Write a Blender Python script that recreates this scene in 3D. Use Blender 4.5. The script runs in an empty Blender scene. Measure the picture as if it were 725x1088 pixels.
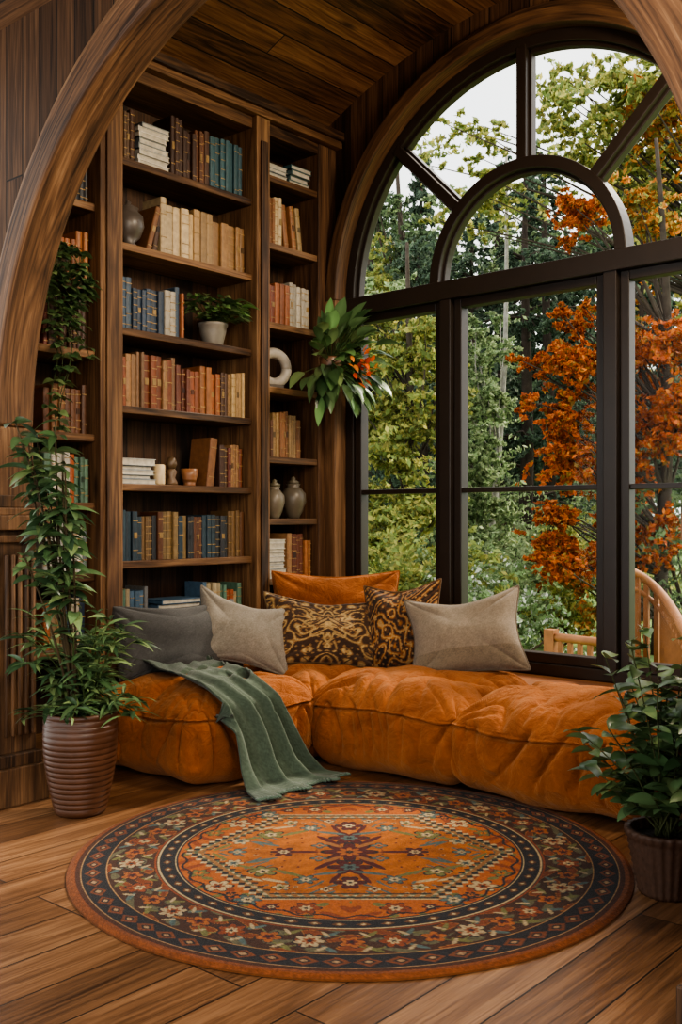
import bpy, bmesh, math, random
import numpy as np
from mathutils import Vector, Matrix
from mathutils.bvhtree import BVHTree
random.seed(7); rng=np.random.default_rng(7)
SC=bpy.context.scene
try:
    SC.view_settings.view_transform='AgX';SC.view_settings.look='AgX - Medium High Contrast';SC.view_settings.exposure=.45
except Exception as e: print(e)
CA,SA=math.cos(math.radians(41)),math.sin(math.radians(41))
VV=np.array([CA,SA]); RR=np.array([SA,-CA]); H=1.15; F=1069.0
def W(px,py,D):
    L=(px-362.5)/F*D
    p=D*VV+L*RR
    return (p[0],p[1],H-(py-550)/F*D)

# ---------------------------------------------------------------- mesh builder
class MB:
    def __init__(s): s.v=[];s.c=[];s.f=[];s.n=0
    def add(s,v,f,col=(1,1,1),mat=0,smooth=False):
        v=np.asarray(v,float).reshape(-1,3)
        c=np.asarray(col,float)
        if c.ndim==1: c=np.tile(c[:3],(len(v),1))
        s.v.append(v);s.c.append(c[:,:3])
        if isinstance(f,np.ndarray): s.f.append((f+s.n,mat,smooth))
        else:
            d={}
            for q in f: d.setdefault(len(q),[]).append(q)
            for k,qs in d.items(): s.f.append((np.array(qs)+s.n,mat,smooth))
        s.n+=len(v)
    def build(s,name,mats,loc=(0,0,0),rot=(0,0,0),parent=None,bevel=0):
        v=np.concatenate(s.v);c=np.concatenate(s.c)
        me=bpy.data.meshes.new(name)
        me.vertices.add(len(v)); me.vertices.foreach_set('co',v.ravel())
        lv=np.concatenate([f.ravel() for f,_,_ in s.f])
        tot=np.concatenate([np.full(len(f),f.shape[1]) for f,_,_ in s.f])
        st=np.concatenate([[0],np.cumsum(tot)[:-1]])
        mi=np.concatenate([np.full(len(f),m) for f,m,_ in s.f])
        sm=np.concatenate([np.full(len(f),b) for f,_,b in s.f])
        me.loops.add(len(lv)); me.loops.foreach_set('vertex_index',lv.astype(np.int32))
        me.polygons.add(len(tot)); me.polygons.foreach_set('loop_start',st.astype(np.int32))
        me.polygons.foreach_set('material_index',mi.astype(np.int32))
        me.polygons.foreach_set('use_smooth',sm.astype(bool))
        a=me.color_attributes.new('Col','FLOAT_COLOR','POINT')
        a.data.foreach_set('color',np.hstack([c,np.ones((len(c),1))]).ravel().astype(np.float32))
        me.update(calc_edges=True); me.validate()
        for m in (mats if isinstance(mats,(list,tuple)) else [mats]): me.materials.append(m)
        o=bpy.data.objects.new(name,me); SC.collection.objects.link(o)
        o.location=loc;o.rotation_euler=rot
        if parent: o.parent=parent
        if bevel:
            b=o.modifiers.new('bevel','BEVEL');b.width=bevel;b.segments=2;b.limit_method='ANGLE'
        return o
BF=[(0,3,2,1),(4,5,6,7),(0,1,5,4),(1,2,6,5),(2,3,7,6),(3,0,4,7)]
def box(mb,lo,hi,col=(1,1,1),mat=0,M=None):
    x0,y0,z0=lo;x1,y1,z1=hi
    v=np.array([(x0,y0,z0),(x1,y0,z0),(x1,y1,z0),(x0,y1,z0),(x0,y0,z1),(x1,y0,z1),(x1,y1,z1),(x0,y1,z1)],float)
    if M is not None:
        R=np.array(M.to_3x3());t=np.array(M.translation)
        v=v@R.T+t
    if isinstance(col,str): col=v[:,[2,1,0]]
    mb.add(v,BF,col,mat)
def tube(mb,path,rad,n=8,col=(1,1,1),mat=0,cap=True):
    P=np.array(path,float);m=len(P)
    rad=np.full(m,rad) if np.isscalar(rad) else np.array(rad,float)
    T=np.gradient(P,axis=0);T/=np.linalg.norm(T,axis=1)[:,None]+1e-9
    up=np.array([0,0,1.]) if abs(T[0][2])<.9 else np.array([1.,0,0])
    V=[]
    a=np.linspace(0,2*np.pi,n,endpoint=False)
    for i in range(m):
        s=np.cross(T[i],up);s/=np.linalg.norm(s)+1e-9
        up=np.cross(s,T[i])
        V.append(P[i]+rad[i]*(np.cos(a)[:,None]*s+np.sin(a)[:,None]*up))
    F_=[]
    for i in range(m-1):
        for j in range(n):
            F_.append((i*n+j,i*n+(j+1)%n,(i+1)*n+(j+1)%n,(i+1)*n+j))
    if cap: F_.append(tuple(range(n))[::-1]);F_.append(tuple(range((m-1)*n,m*n)))
    V=np.concatenate(V)
    if isinstance(col,str): col=V[:,[2,1,0]]
    mb.add(V,F_,col,mat,True)
def lathe(mb,prof,n=32,c=(0,0,0),col=(1,1,1),mat=0,flute=0,nf=0):
    a=np.linspace(0,2*np.pi,n,endpoint=False)
    V=[];F_=[]
    for i,(r,z) in enumerate(prof):
        rr=r*(1+flute*np.cos(nf*a))
        V.append(np.stack([c[0]+rr*np.cos(a),c[1]+rr*np.sin(a),np.full(n,c[2]+z)],1))
    for i in range(len(prof)-1):
        for j in range(n):
            F_.append((i*n+j,i*n+(j+1)%n,(i+1)*n+(j+1)%n,(i+1)*n+j))
    mb.add(np.concatenate(V),F_,col,mat,True)
def arcband(mb,cy,cz,r0,r1,a0,a1,x0,x1,n=48,col=(1,1,1),mat=0):
    A=np.linspace(math.radians(a0),math.radians(a1),n+1)
    V=[];F_=[];C=[]
    for a in A:
        for r,x in((r0,x0),(r1,x0),(r1,x1),(r0,x1)):
            V.append((x,cy+r*math.cos(a),cz+r*math.sin(a)));C.append((a*(r0+r1)/2,r,x))
    for i in range(n):
        for k in range(4):
            F_.append((i*4+k,i*4+(k+1)%4,(i+1)*4+(k+1)%4,(i+1)*4+k))
    F_.append((3,2,1,0));F_.append((n*4,n*4+1,n*4+2,n*4+3))
    mb.add(V,F_,np.array(C) if isinstance(col,str) else col,mat)
def empty(name,loc=(0,0,0)):
    e=bpy.data.objects.new(name,None);SC.collection.objects.link(e);e.location=loc;return e

# ---------------------------------------------------------------- materials
class NT:
    def __init__(s,name):
        s.m=bpy.data.materials.new(name);s.m.use_nodes=True;s.t=s.m.node_tree
        s.b=s.t.nodes['Principled BSDF'];s.out=s.t.nodes['Material Output']
    def n(s,typ,**k):
        x=s.t.nodes.new(typ)
        for a,b in k.items():
            if hasattr(x,a): setattr(x,a,b)
        return x
    def l(s,a,b): s.t.links.new(a,b)
    def math(s,op,a,b=None):
        x=s.n('ShaderNodeMath',operation=op)
        for i,v in enumerate((a,b)):
            if v is None: continue
            if isinstance(v,(int,float)): x.inputs[i].default_value=v
            else: s.l(v,x.inputs[i])
        return x.outputs[0]
    def mix(s,fac,a,b,mode='MIX'):
        x=s.n('ShaderNodeMix',data_type='RGBA',blend_type=mode)
        for i,v in ((0,fac),(6,a),(7,b)):
            if isinstance(v,(int,float)): x.inputs[i].default_value=v
            elif isinstance(v,tuple): x.inputs[i].default_value=(*v[:3],1)
            else: s.l(v,x.inputs[i])
        return x.outputs[2]
    def ramp(s,fac,stops,interp='LINEAR'):
        x=s.n('ShaderNodeValToRGB');r=x.color_ramp;r.interpolation=interp
        while len(r.elements)<len(stops): r.elements.new(.5)
        for e,(p,c) in zip(r.elements,stops): e.position=p;e.color=(*c,1) if len(c)==3 else c
        s.l(fac,x.inputs[0]);return x.outputs[0]
    def noise(s,vec,scale,detail=4,rough=.55,dist=0):
        x=s.n('ShaderNodeTexNoise');x.inputs['Scale'].default_value=scale;x.inputs['Detail'].default_value=detail
        x.inputs['Roughness'].default_value=rough;x.inputs['Distortion'].default_value=dist
        if vec is not None: s.l(vec,x.inputs['Vector'])
        return x.outputs[0]
    def bump(s,h,strength,dist=.01):
        x=s.n('ShaderNodeBump');x.inputs['Strength'].default_value=strength;x.inputs['Distance'].default_value=dist
        s.l(h,x.inputs['Height']);s.l(x.outputs[0],s.b.inputs['Normal']);return x
def wood(name,dark,mid,light,axes='xyz',rough=.45,plank=None,scale=1.0,bump=.35,knots=.8,gap=(.008,.005,.003),plankvar=.5,attr=False,kscale=1.0,spec=.3,n1w=.6):
    """axes: first = along the grain, second = across"""
    t=NT(name);cb=t.n('ShaderNodeCombineXYZ')
    if attr:
        at=t.n('ShaderNodeAttribute',attribute_name='Col');vec=at.outputs['Vector']
    else:
        tc=t.n('ShaderNodeTexCoord');sp=t.n('ShaderNodeSeparateXYZ');t.l(tc.outputs['Object'],sp.inputs[0])
        idx={'x':0,'y':1,'z':2}
        for i,a in enumerate(axes): t.l(sp.outputs[idx[a]],cb.inputs[i])
        vec=cb.outputs[0]
    geo=t.n('ShaderNodeNewGeometry');rnd=t.math('MULTIPLY',geo.outputs['Random Per Island'],23.0)
    var=geo.outputs['Random Per Island'];mort=None
    if plank:
        br=t.n('ShaderNodeTexBrick');t.l(vec,br.inputs['Vector'])
        br.inputs['Color1'].default_value=(0,0,0,1);br.inputs['Color2'].default_value=(1,1,1,1);br.inputs['Mortar'].default_value=(.5,.5,.5,1)
        br.inputs['Scale'].default_value=1;br.inputs['Mortar Size'].default_value=plank[2] if len(plank)>2 else .003
        br.inputs['Brick Width'].default_value=plank[1];br.inputs['Row Height'].default_value=plank[0];br.offset=.37;br.offset_frequency=3
        br.inputs['Mortar Smooth'].default_value=.3
        s2=t.n('ShaderNodeSeparateColor');t.l(br.outputs['Color'],s2.inputs[0]);var=s2.outputs[0];mort=br.outputs['Fac']
        rnd=t.math('ADD',rnd,t.math('MULTIPLY',var,31.0))
    off=t.n('ShaderNodeCombineXYZ');t.l(rnd,off.inputs[0]);t.l(rnd,off.inputs[1]);t.l(rnd,off.inputs[2])
    va=t.n('ShaderNodeVectorMath',operation='ADD');t.l(vec,va.inputs[0]);t.l(off.outputs[0],va.inputs[1])
    mp=t.n('ShaderNodeMapping');t.l(va.outputs[0],mp.inputs[0]);mp.inputs['Scale'].default_value=(1.1*scale,13*scale,13*scale)
    n1=t.noise(mp.outputs[0],1.2,7,.62,.5)
    mpw=t.n('ShaderNodeMapping');t.l(va.outputs[0],mpw.inputs[0]);mpw.inputs['Scale'].default_value=(.55*scale,9*scale,9*scale)
    nw=t.noise(mpw.outputs[0],1.0,2,.4,.2)
    rings=t.math('FRACT',t.math('MULTIPLY',nw,11.0))
    rings=t.math('ABSOLUTE',t.math('SUBTRACT',rings,.5))
    mp2=t.n('ShaderNodeMapping');t.l(va.outputs[0],mp2.inputs[0]);mp2.inputs['Scale'].default_value=(5*scale,150*scale,150*scale)
    n2=t.noise(mp2.outputs[0],1.0,3,.6)
    g=t.math('ADD',t.math('ADD',t.math('MULTIPLY',n1,n1w),(.6-n1w)*.5),t.math('ADD',t.math('MULTIPLY',rings,.26),t.math('MULTIPLY',n2,.40)))
    g=t.math('ADD',g,t.math('MULTIPLY',t.math('SUBTRACT',var,.5),.28*plankvar*2))
    col=t.ramp(g,[(.36,dark),(.58,mid),(.82,light)])
    if knots:
        mp3=t.n('ShaderNodeMapping');t.l(va.outputs[0],mp3.inputs[0]);mp3.inputs['Scale'].default_value=(1.6*kscale,5*kscale,5*kscale)
        vo=t.n('ShaderNodeTexVoronoi');vo.inputs['Scale'].default_value=1.1;t.l(mp3.outputs[0],vo.inputs['Vector'])
        k=t.ramp(vo.outputs['Distance'],[(.03,(1,1,1)),(.16,(0,0,0))])
        col=t.mix(t.math('MULTIPLY',k,knots),col,tuple(x*.4 for x in dark))
    if mort is not None: col=t.mix(mort,col,gap)
    t.l(col,t.b.inputs['Base Color'])
    h=g if mort is None else t.math('SUBTRACT',g,t.math('MULTIPLY',mort,2.0))
    t.bump(h,bump,.006)
    t.b.inputs['Roughness'].default_value=rough;t.b.inputs['Specular IOR Level'].default_value=spec
    return t.m
def attrmat(name,rough=.6,spec=.5,sheen=0,var=.15,vscale=12,bump=0,bscale=80,metal=0,weave=0,coat=0):
    t=NT(name);a=t.n('ShaderNodeAttribute',attribute_name='Col');tc=t.n('ShaderNodeTexCoord')
    n=t.noise(tc.outputs['Object'],vscale,5)
    f=t.ramp(n,[(.3,(1-var,)*3),(.7,(1,)*3)])
    col=t.mix(1.0,a.outputs['Color'],f,'MULTIPLY')
    t.l(col,t.b.inputs['Base Color'])
    t.b.inputs['Roughness'].default_value=rough;t.b.inputs['Specular IOR Level'].default_value=spec;t.b.inputs['Metallic'].default_value=metal
    t.b.inputs['Sheen Weight'].default_value=sheen;t.b.inputs['Coat Weight'].default_value=coat
    if weave:
        w1=t.n('ShaderNodeTexWave',bands_direction='X');w2=t.n('ShaderNodeTexWave',bands_direction='Z')
        for w in(w1,w2): w.inputs['Scale'].default_value=weave;w.inputs['Distortion'].default_value=.6;t.l(tc.outputs['Object'],w.inputs[0])
        t.bump(t.math('ADD',t.math('MULTIPLY',w1.outputs[1],w2.outputs[1]),n),bump,.003)
    elif bump:
        t.bump(t.noise(tc.outputs['Object'],bscale,4),bump,.004)
    return t.m
def leafmat(name,trans=.35,rough=.45,spec=.4):
    t=NT(name);a=t.n('ShaderNodeAttribute',attribute_name='Col')
    t.l(a.outputs['Color'],t.b.inputs['Base Color']);t.b.inputs['Roughness'].default_value=rough;t.b.inputs['Specular IOR Level'].default_value=spec
    tr=t.n('ShaderNodeBsdfTranslucent');t.l(a.outputs['Color'],tr.inputs[0]);mx=t.n('ShaderNodeMixShader');mx.inputs[0].default_value=trans
    t.l(t.b.outputs[0],mx.inputs[1]);t.l(tr.outputs[0],mx.inputs[2]);t.l(mx.outputs[0],t.out.inputs[0]);return t.m
D1=(.016,.007,.0035);M1=(.088,.042,.019);L1=(.235,.128,.058)
M_shelf_z=wood('bookcase_oak_vertical',D1,M1,L1,'zxy',.6)
M_shelf_x=wood('bookcase_oak_horizontal',D1,(.098,.047,.020),(.25,.135,.062),'xyz',.55)
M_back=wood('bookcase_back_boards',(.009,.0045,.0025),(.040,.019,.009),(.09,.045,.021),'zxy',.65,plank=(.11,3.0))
M_floor=wood('floor_oak_planks',(.036,.016,.0075),(.135,.063,.028),(.29,.155,.076),'xyz',.34,plank=(.18,1.7,.0028),bump=.25,plankvar=.32,knots=.7,kscale=.7,spec=.42,n1w=.45)
M_ceil=wood('ceiling_boards',(.020,.009,.004),(.108,.048,.020),(.23,.115,.052),'xyz',.6,plank=(.135,2.3,.004))
M_ceilf=wood('front_ceiling_boards',(.018,.008,.004),(.08,.036,.015),(.18,.09,.04),'yxz',.6,plank=(.13,2.3,.004))
M_wallz=wood('wall_boards_x',(.012,.006,.003),(.055,.026,.012),(.13,.066,.031),'zyx',.7,plank=(.12,4.0,.004),spec=.2)
M_wally=wood('wall_boards_y',(.016,.007,.003),(.06,.027,.012),(.14,.07,.03),'zxy',.65,plank=(.12,4.0,.004))
M_arch=wood('arch_timber',(.022,.010,.005),(.125,.061,.028),(.30,.172,.086),'zyx',.62,attr=True,bump=.6)
M_trim=wood('window_trim_oak',(.018,.009,.005),(.092,.045,.020),(.215,.112,.053),'zyx',.55,knots=.5,attr=True)
M_sill=wood('sill_wood',(.06,.02,.008),(.18,.068,.027),(.32,.14,.055),'yxz',.35,knots=0)
M_frame=attrmat('window_dark_frame',.38,.4,var=.2)
def glassmat():
    t=NT('window_glass');tr=t.n('ShaderNodeBsdfTransparent');gl=t.n('ShaderNodeBsdfGlossy');gl.inputs['Roughness'].default_value=.02
    fr=t.n('ShaderNodeFresnel');fr.inputs[0].default_value=1.3;mx=t.n('ShaderNodeMixShader')
    t.l(t.math('MULTIPLY',fr.outputs[0],.35),mx.inputs[0]);t.l(tr.outputs[0],mx.inputs[1]);t.l(gl.outputs[0],mx.inputs[2]);t.l(mx.outputs[0],t.out.inputs[0]);return t.m
M_glass=glassmat()
M_book=attrmat('book_leather',.5,.4,var=.35,vscale=40,bump=.15,bscale=150)
M_ceram=attrmat('glazed_ceramic',.38,.45,var=.3,vscale=18,bump=.12,bscale=30)
M_leaf=leafmat('houseplant_leaf',.2,.32,.5)
M_leaf_out=leafmat('tree_leaf',.45,.6,.2)
M_bark=attrmat('bark',.9,.2,var=.5,vscale=10,bump=.6,bscale=20)
M_fab=attrmat('linen_fabric',.9,.2,.2,var=.2,vscale=30,bump=.5,weave=110)
M_pat=attrmat('brocade_fabric',.8,.25,.1,var=.25,vscale=60,bump=.3,bscale=300)
M_rug=attrmat('wool_rug_pile',.95,.1,.05,var=.35,vscale=70,bump=.7,bscale=420)
M_out=attrmat('deck_timber',.6,.3,var=.3)

def velvet():
    t=NT('rust_velvet');tc=t.n('ShaderNodeTexCoord');n=t.noise(tc.outputs['Object'],6,7,.7,.5)
    col=t.ramp(n,[(.32,(.135,.035,.008)),(.55,(.225,.063,.014)),(.75,(.32,.103,.026))])
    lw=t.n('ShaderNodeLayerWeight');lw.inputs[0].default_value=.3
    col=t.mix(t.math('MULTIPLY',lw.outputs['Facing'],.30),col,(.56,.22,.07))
    t.l(col,t.b.inputs['Base Color']);t.b.inputs['Roughness'].default_value=.9;t.b.inputs['Sheen Weight'].default_value=.22
    t.b.inputs['Sheen Tint'].default_value=(1,.62,.35,1);t.b.inputs['Specular IOR Level'].default_value=.08
    n2=t.noise(tc.outputs['Object'],10,5,.6,1.2);n3=t.noise(tc.outputs['Object'],240,3)
    t.bump(t.math('ADD',n2,t.math('MULTIPLY',n3,.12)),.8,.04);return t.m
M_velvet=velvet()

# ---------------------------------------------------------------- room shell
WX=4.5;WC=2.687;WZ=2.42;BY=3.95
def zc(y):
    u=min(abs(y-WC),1.42);return 3.84-.2*u*u
mb=MB();mb.add([(-3,-3,0),(4.62,-3,0),(4.62,4.4,0),(-3,4.4,0),(-3,-3,-.1),(4.62,-3,-.1),(4.62,4.4,-.1),(-3,4.4,-.1)],[(0,1,2,3),(7,6,5,4),(0,4,5,1),(1,5,6,2),(2,6,7,3),(3,7,4,0)])
mb.build('floor',M_floor)
mb=MB();ys=np.linspace(.2,4.4,60);V=[];Fs=[]
for y in ys:
    V+= [(2.25,y,zc(y)),(4.7,y,zc(y)),(2.25,y,zc(y)+.08),(4.7,y,zc(y)+.08)]
for i in range(len(ys)-1):
    a=i*4;b=a+4;Fs+=[(a,b,b+1,a+1),(a+2,a+3,b+3,b+2)]
mb.add(V,Fs);mb.build('ceiling',M_ceil)
mb=MB();box(mb,(-.5,-1,3.15),(2.2,4.4,3.2));mb.build('ceiling_front',M_ceilf)
mb=MB();box(mb,(2.3,4.27,0),(4.7,4.37,3.6));mb.build('wall_back',M_wally)
mb=MB();box(mb,(2.4,.2,0),(4.62,.3,3.7));mb.build('wall_side',M_wally)
RO=1.19
mb=MB()
def wallpoly(y0,y1,z0,z1f,n=1):
    for i in range(n):
        a=y0+(y1-y0)*i/n;b=y0+(y1-y0)*(i+1)/n
        za=z0(a) if callable(z0) else z0;zb=z0(b) if callable(z0) else z0
        ta=z1f(a) if callable(z1f) else z1f;tb=z1f(b) if callable(z1f) else z1f
        for x in(WX,WX+.14): mb.add([(x,a,za),(x,b,zb),(x,b,tb),(x,a,ta)],[(0,1,2,3)])
        mb.add([(WX,a,za),(WX,b,zb),(WX+.14,b,zb),(WX+.14,a,za)],[(0,1,2,3)])
zt=lambda y:zc(y)+.02
wallpoly(.2,WC-RO,0,zt,14);wallpoly(WC+RO,4.37,0,zt,4)
wallpoly(WC-RO,WC+RO,0,.36,1)
arcz=lambda y:WZ+math.sqrt(max(0,RO*RO-(y-WC)**2))
yy=[WC-RO*math.cos(a) for a in np.linspace(0,math.pi,61)]
for a,b in zip(yy[:-1],yy[1:]): wallpoly(a,b,arcz,zt,1)
for y in(WC-RO,WC+RO): mb.add([(WX,y,.36),(WX+.14,y,.36),(WX+.14,y,WZ),(WX,y,WZ)],[(0,1,2,3)])
mb.add([(WX,WC-RO,.36),(WX+.14,WC-RO,.36),(WX+.14,WC+RO,.36),(WX,WC+RO,.36)],[(0,1,2,3)])
mb.build('wall_right',M_wallz)
mb=MB()
arcband(mb,WC,WZ,1.185,1.262,0,180,WX-.10,WX,72,'g')
box(mb,(WX-.10,WC+1.185,0),(WX,WC+1.262,WZ),'g');box(mb,(WX-.10,WC-1.262,.36),(WX,WC-1.185,WZ),'g')
arcband(mb,WC,WZ,1.262,1.31,3,177,WX-.05,WX,72,'g')
mb.build('trim_1',M_trim,bevel=.006)
DK=(.020,.013,.009)
mb=MB();gx0,gx1=WX+.0,WX+.09
def fr(y0,y1,z0,z1,x0=gx0,x1=gx1): box(mb,(x0,y0,z0),(x1,y1,z1),DK)
fr(WC-RO,WC-RO+.06,.36,WZ);fr(WC+RO-.06,WC+RO,.36,WZ)
fr(WC-RO,WC+RO,.36,.415,gx0-.01);fr(WC-RO,WC+RO,WZ-.09,WZ+.01,gx0-.03)
arcband(mb,WC,WZ,RO-.06,RO,0,180,gx0,gx1,72,DK);arcband(mb,WC,WZ,RO-.08,RO-.055,0,180,gx0+.03,gx1-.01,72,DK)
PY=(3.15,2.19)
for p in PY: fr(p-.035,p+.035,.40,WZ-.06,gx0-.02)
edges=[WC-RO+.06,PY[1]-.035,PY[1]+.035,PY[0]-.035,PY[0]+.035,WC+RO-.06]
panes=[(edges[0],edges[1]),(edges[2],edges[3]),(edges[4],edges[5])]
for a,b in panes:
    s=.05;x0,x1=gx0+.012,gx1-.01
    fr(a+.004,a+s,.415,WZ-.09,x0,x1);fr(b-s,b-.004,.415,WZ-.09,x0,x1)
    fr(a+s,b-s,.415,.465,x0,x1);fr(a+s,b-s,WZ-.135,WZ-.09,x0,x1)
    fr(a+s,b-s,1.285,1.312,x0+.01,x1-.01)
arcband(mb,WC,WZ,.515,.575,0,180,gx0-.01,gx1,48,DK);arcband(mb,WC,WZ,.50,.52,0,180,gx0+.03,gx1-.01,48,DK)
for ang in(45,90,135):
    M=Matrix.Translation((0,WC,WZ))@Matrix.Rotation(math.radians(ang-90),4,'X')
    box(mb,(gx0-.005,-.028,.56),(gx1,.028,RO-.04),DK,M=M)
    box(mb,(gx0+.03,-.042,.56),(gx1-.01,.042,RO-.04),DK,M=M)
win=mb.build('window_1',M_frame,bevel=.004)
mb=MB();xg=gx0+.055
mb.add([(xg,WC-RO+.03,.4),(xg,WC+RO-.03,.4),(xg,WC+RO-.03,WZ),(xg,WC-RO+.03,WZ)],[(0,1,2,3)])
pts=[(xg,WC+(RO-.03)*math.cos(a),WZ+(RO-.03)*math.sin(a)) for a in np.linspace(0,math.pi,40)]
mb.add(pts,[tuple(range(40))]);mb.build('glass',M_glass,parent=win)
mb=MB();box(mb,(4.24,.3,.0),(WX,BY-.02,.315));box(mb,(4.20,.3,.315),(WX+.02,BY-.02,.355));mb.build('window_sill_ledge',M_sill,bevel=.006)
# arch wall
AC=2.24;AZ=1.52;AR=1.45
mb=MB();AX0,AX1=2.2,2.28
def awp(y0,y1,z0,z1,n=1):
    for i in range(n):
        a=y0+(y1-y0)*i/n;b=y0+(y1-y0)*(i+1)/n
        za=z0(a) if callable(z0) else z0;zb=z0(b) if callable(z0) else z0
        for x in(AX0,AX1): mb.add([(x,a,za),(x,b,zb),(x,b,z1),(x,a,z1)],[(0,1,2,3)])
        mb.add([(AX0,a,za),(AX0,b,zb),(AX1,b,zb),(AX1,a,za)],[(0,1,2,3)])
awp(-1,AC-AR-.05,0,3.9);awp(AC+AR+.05,4.4,0,3.9)
R2=AR+.05;yy=[AC-R2*math.cos(a) for a in np.linspace(0,math.pi,61)]
for a,b in zip(yy[:-1],yy[1:]): awp(a,b,lambda y:AZ+math.sqrt(max(0,R2*R2-(y-AC)**2)),3.9)
mb.build('wall_arch',M_wallz)
mb=MB()
def archseg(r0,r1,x0,x1):
    arcband(mb,AC,AZ,r0,r1,0,180,x0,x1,96,'g')
    for s in(1,-1):
        a,b=sorted((AC+s*r0,AC+s*r1));box(mb,(x0,a,1.2),(x1,b,AZ),'g')
archseg(AR,AR+.13,2.14,2.31);archseg(AR+.13,AR+.17,2.16,2.2)
mb.build('wooden_arch',M_arch,bevel=.014)
mb=MB()
for s,PR in((1,1.42),(-1,1.42)):
    def Y(a,b): 
        p,q=AC+s*a,AC+s*b;return min(p,q),max(p,q)
    def bx(x0,x1,a,b,z0,z1):
        y0,y1=Y(a,b);box(mb,(x0,y0,z0),(x1,y1,z1),'g')
    bx(2.13,2.30,PR,PR+.30,.2,1.1)
    bx(2.09,2.35,PR-.04,PR+.33,1.1,1.16)
    bx(2.11,2.33,PR-.02,PR+.31,1.16,1.19);bx(2.11,2.33,PR-.02,PR+.31,1.05,1.08)
    bx(2.09,2.33,PR-.05,PR+.34,0,.15);bx(2.11,2.31,PR-.03,PR+.32,.15,.2)
    bx(2.11,2.34,PR-.01,PR+.2,1.19,1.24)
    for i in range(5):
        x=2.15+i*.03;ya=AC+s*(PR-.006);tube(mb,[(x+.010,ya,.27),(x+.010,ya,1.0)],.010,8,'g')
    for i in range(7):
        y=AC+s*(PR+.04+i*.035);tube(mb,[(2.128,y,.27),(2.128,y,1.0)],.011,8,'g')
mb.build('trim_2',M_trim,bevel=.005)

# ---------------------------------------------------------------- bookcase
mb=MB();BYB=4.25
cols=[(2.42,2.80),(2.93,3.815),(3.915,4.345)]
shelves=[[.55,.89,1.22,1.54,1.93,2.24,2.62,3.0],[.55,.94,1.315,1.69,2.065,2.475,2.885],[.47,.81,1.145,1.49,1.88,2.24,2.68,3.055]]
def post(a,b,yf): box(mb,(a,yf,0),(b,BYB,3.40),mat=0)
post(2.40,2.42,BY);post(2.80,2.93,BY-.03);post(3.815,3.915,BY-.03);post(4.345,WX-.002,BY-.0)
for a,b in((2.83,2.90),(3.84,3.89)): box(mb,(a,BY-.045,.25),(b,BY-.03,3.2))
for (a,b),sh in zip(cols,shelves):
    for z in sh: box(mb,(a,BY+.01,z-.036),(b,BYB-.02,z),mat=1)
    box(mb,(a,BY+.005,3.27),(b,BYB,3.40),mat=1);box(mb,(a,BY+.0,.0),(b,BYB,.12),mat=1)
box(mb,(2.40,BY-.07,3.37),(WX-.002,BYB,3.42),mat=1);box(mb,(2.40,BY-.05,3.33),(WX-.002,BY,3.37),mat=1)
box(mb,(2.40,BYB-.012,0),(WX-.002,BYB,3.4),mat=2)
mb.build('bookcase',[M_shelf_z,M_shelf_x,M_back],bevel=.004)

# ---------------------------------------------------------------- books
bk=MB()
def book(x,z,w,h,d,col,lean=0,band=None,yf=None):
    yf=BY+.035+random.uniform(0,.02) if yf is None else yf
    M=Matrix.Translation((x,yf,z))@Matrix.Rotation(lean,4,'Y')
    c=np.array(col)*random.uniform(.7,1.15)
    V=[];n=6
    for k in(0,h):
        for i in range(n+1):
            a=math.pi*i/n;V.append((w/2-w/2*math.cos(a),.008-.008*math.sin(a),k))
    R=np.array(M.to_3x3());t=np.array(M.translation)
    V=np.array(V)@R.T+t
    Fs=[(i,i+1,n+1+i+1,n+1+i) for i in range(n)]+[tuple(range(n,-1,-1)),tuple(range(n+1,2*n+2))]
    bk.add(V,Fs,c)
    box(bk,(0,.008,0),(.003,d,h),c,M=M);box(bk,(w-.003,.008,0),(w,d,h),c,M=M)
    box(bk,(.003,.01,.005),(w-.003,d-.005,h-.005),(.45,.36,.22),M=M)
    if band is not None:
        for f in random.choice([(.12,.86),(.1,.3,.7,.88),(.15,.55,.85),(.2,.8),(.1,.25,.42,.6,.75,.9)]):
            box(bk,(w*.06,-.0012,h*f),(w*.94,.006,h*f+.004),np.array(band)*random.uniform(.6,1),M=M)
        if random.random()<.3: box(bk,(w*.2,-.0015,h*.45),(w*.8,.004,h*.57),np.array(band)*.7 if random.random()<.6 else c*.35,M=M)
GOLD=(.40,.25,.09)
PAL={'brown':[(.085,.036,.018),(.13,.05,.022),(.055,.025,.016),(.19,.08,.030),(.11,.06,.032),(.16,.035,.02)],
'teal':[(.04,.10,.12),(.075,.14,.16),(.03,.07,.09),(.10,.15,.15)],
'tan':[(.34,.21,.09),(.44,.30,.14),(.30,.16,.06),(.50,.38,.22),(.24,.10,.035)],
'rust':[(.20,.055,.020),(.28,.09,.028),(.13,.036,.018),(.30,.155,.065),(.09,.042,.025),(.22,.12,.06),(.33,.12,.035)],
'blue':[(.03,.05,.085),(.05,.08,.12),(.12,.14,.16),(.22,.055,.022),(.32,.22,.12),(.42,.37,.29),(.28,.09,.03)],
'dark':[(.020,.038,.055),(.03,.055,.075),(.10,.042,.016),(.17,.095,.035),(.028,.03,.036),(.035,.065,.05),(.20,.13,.055),(.14,.05,.02)],
'white':[(.58,.55,.49),(.40,.40,.38),(.66,.62,.54),(.2,.23,.25)],
'mix':[(.50,.47,.41),(.06,.11,.17),(.32,.08,.025),(.12,.12,.12),(.34,.27,.16),(.10,.19,.13)]}
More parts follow.
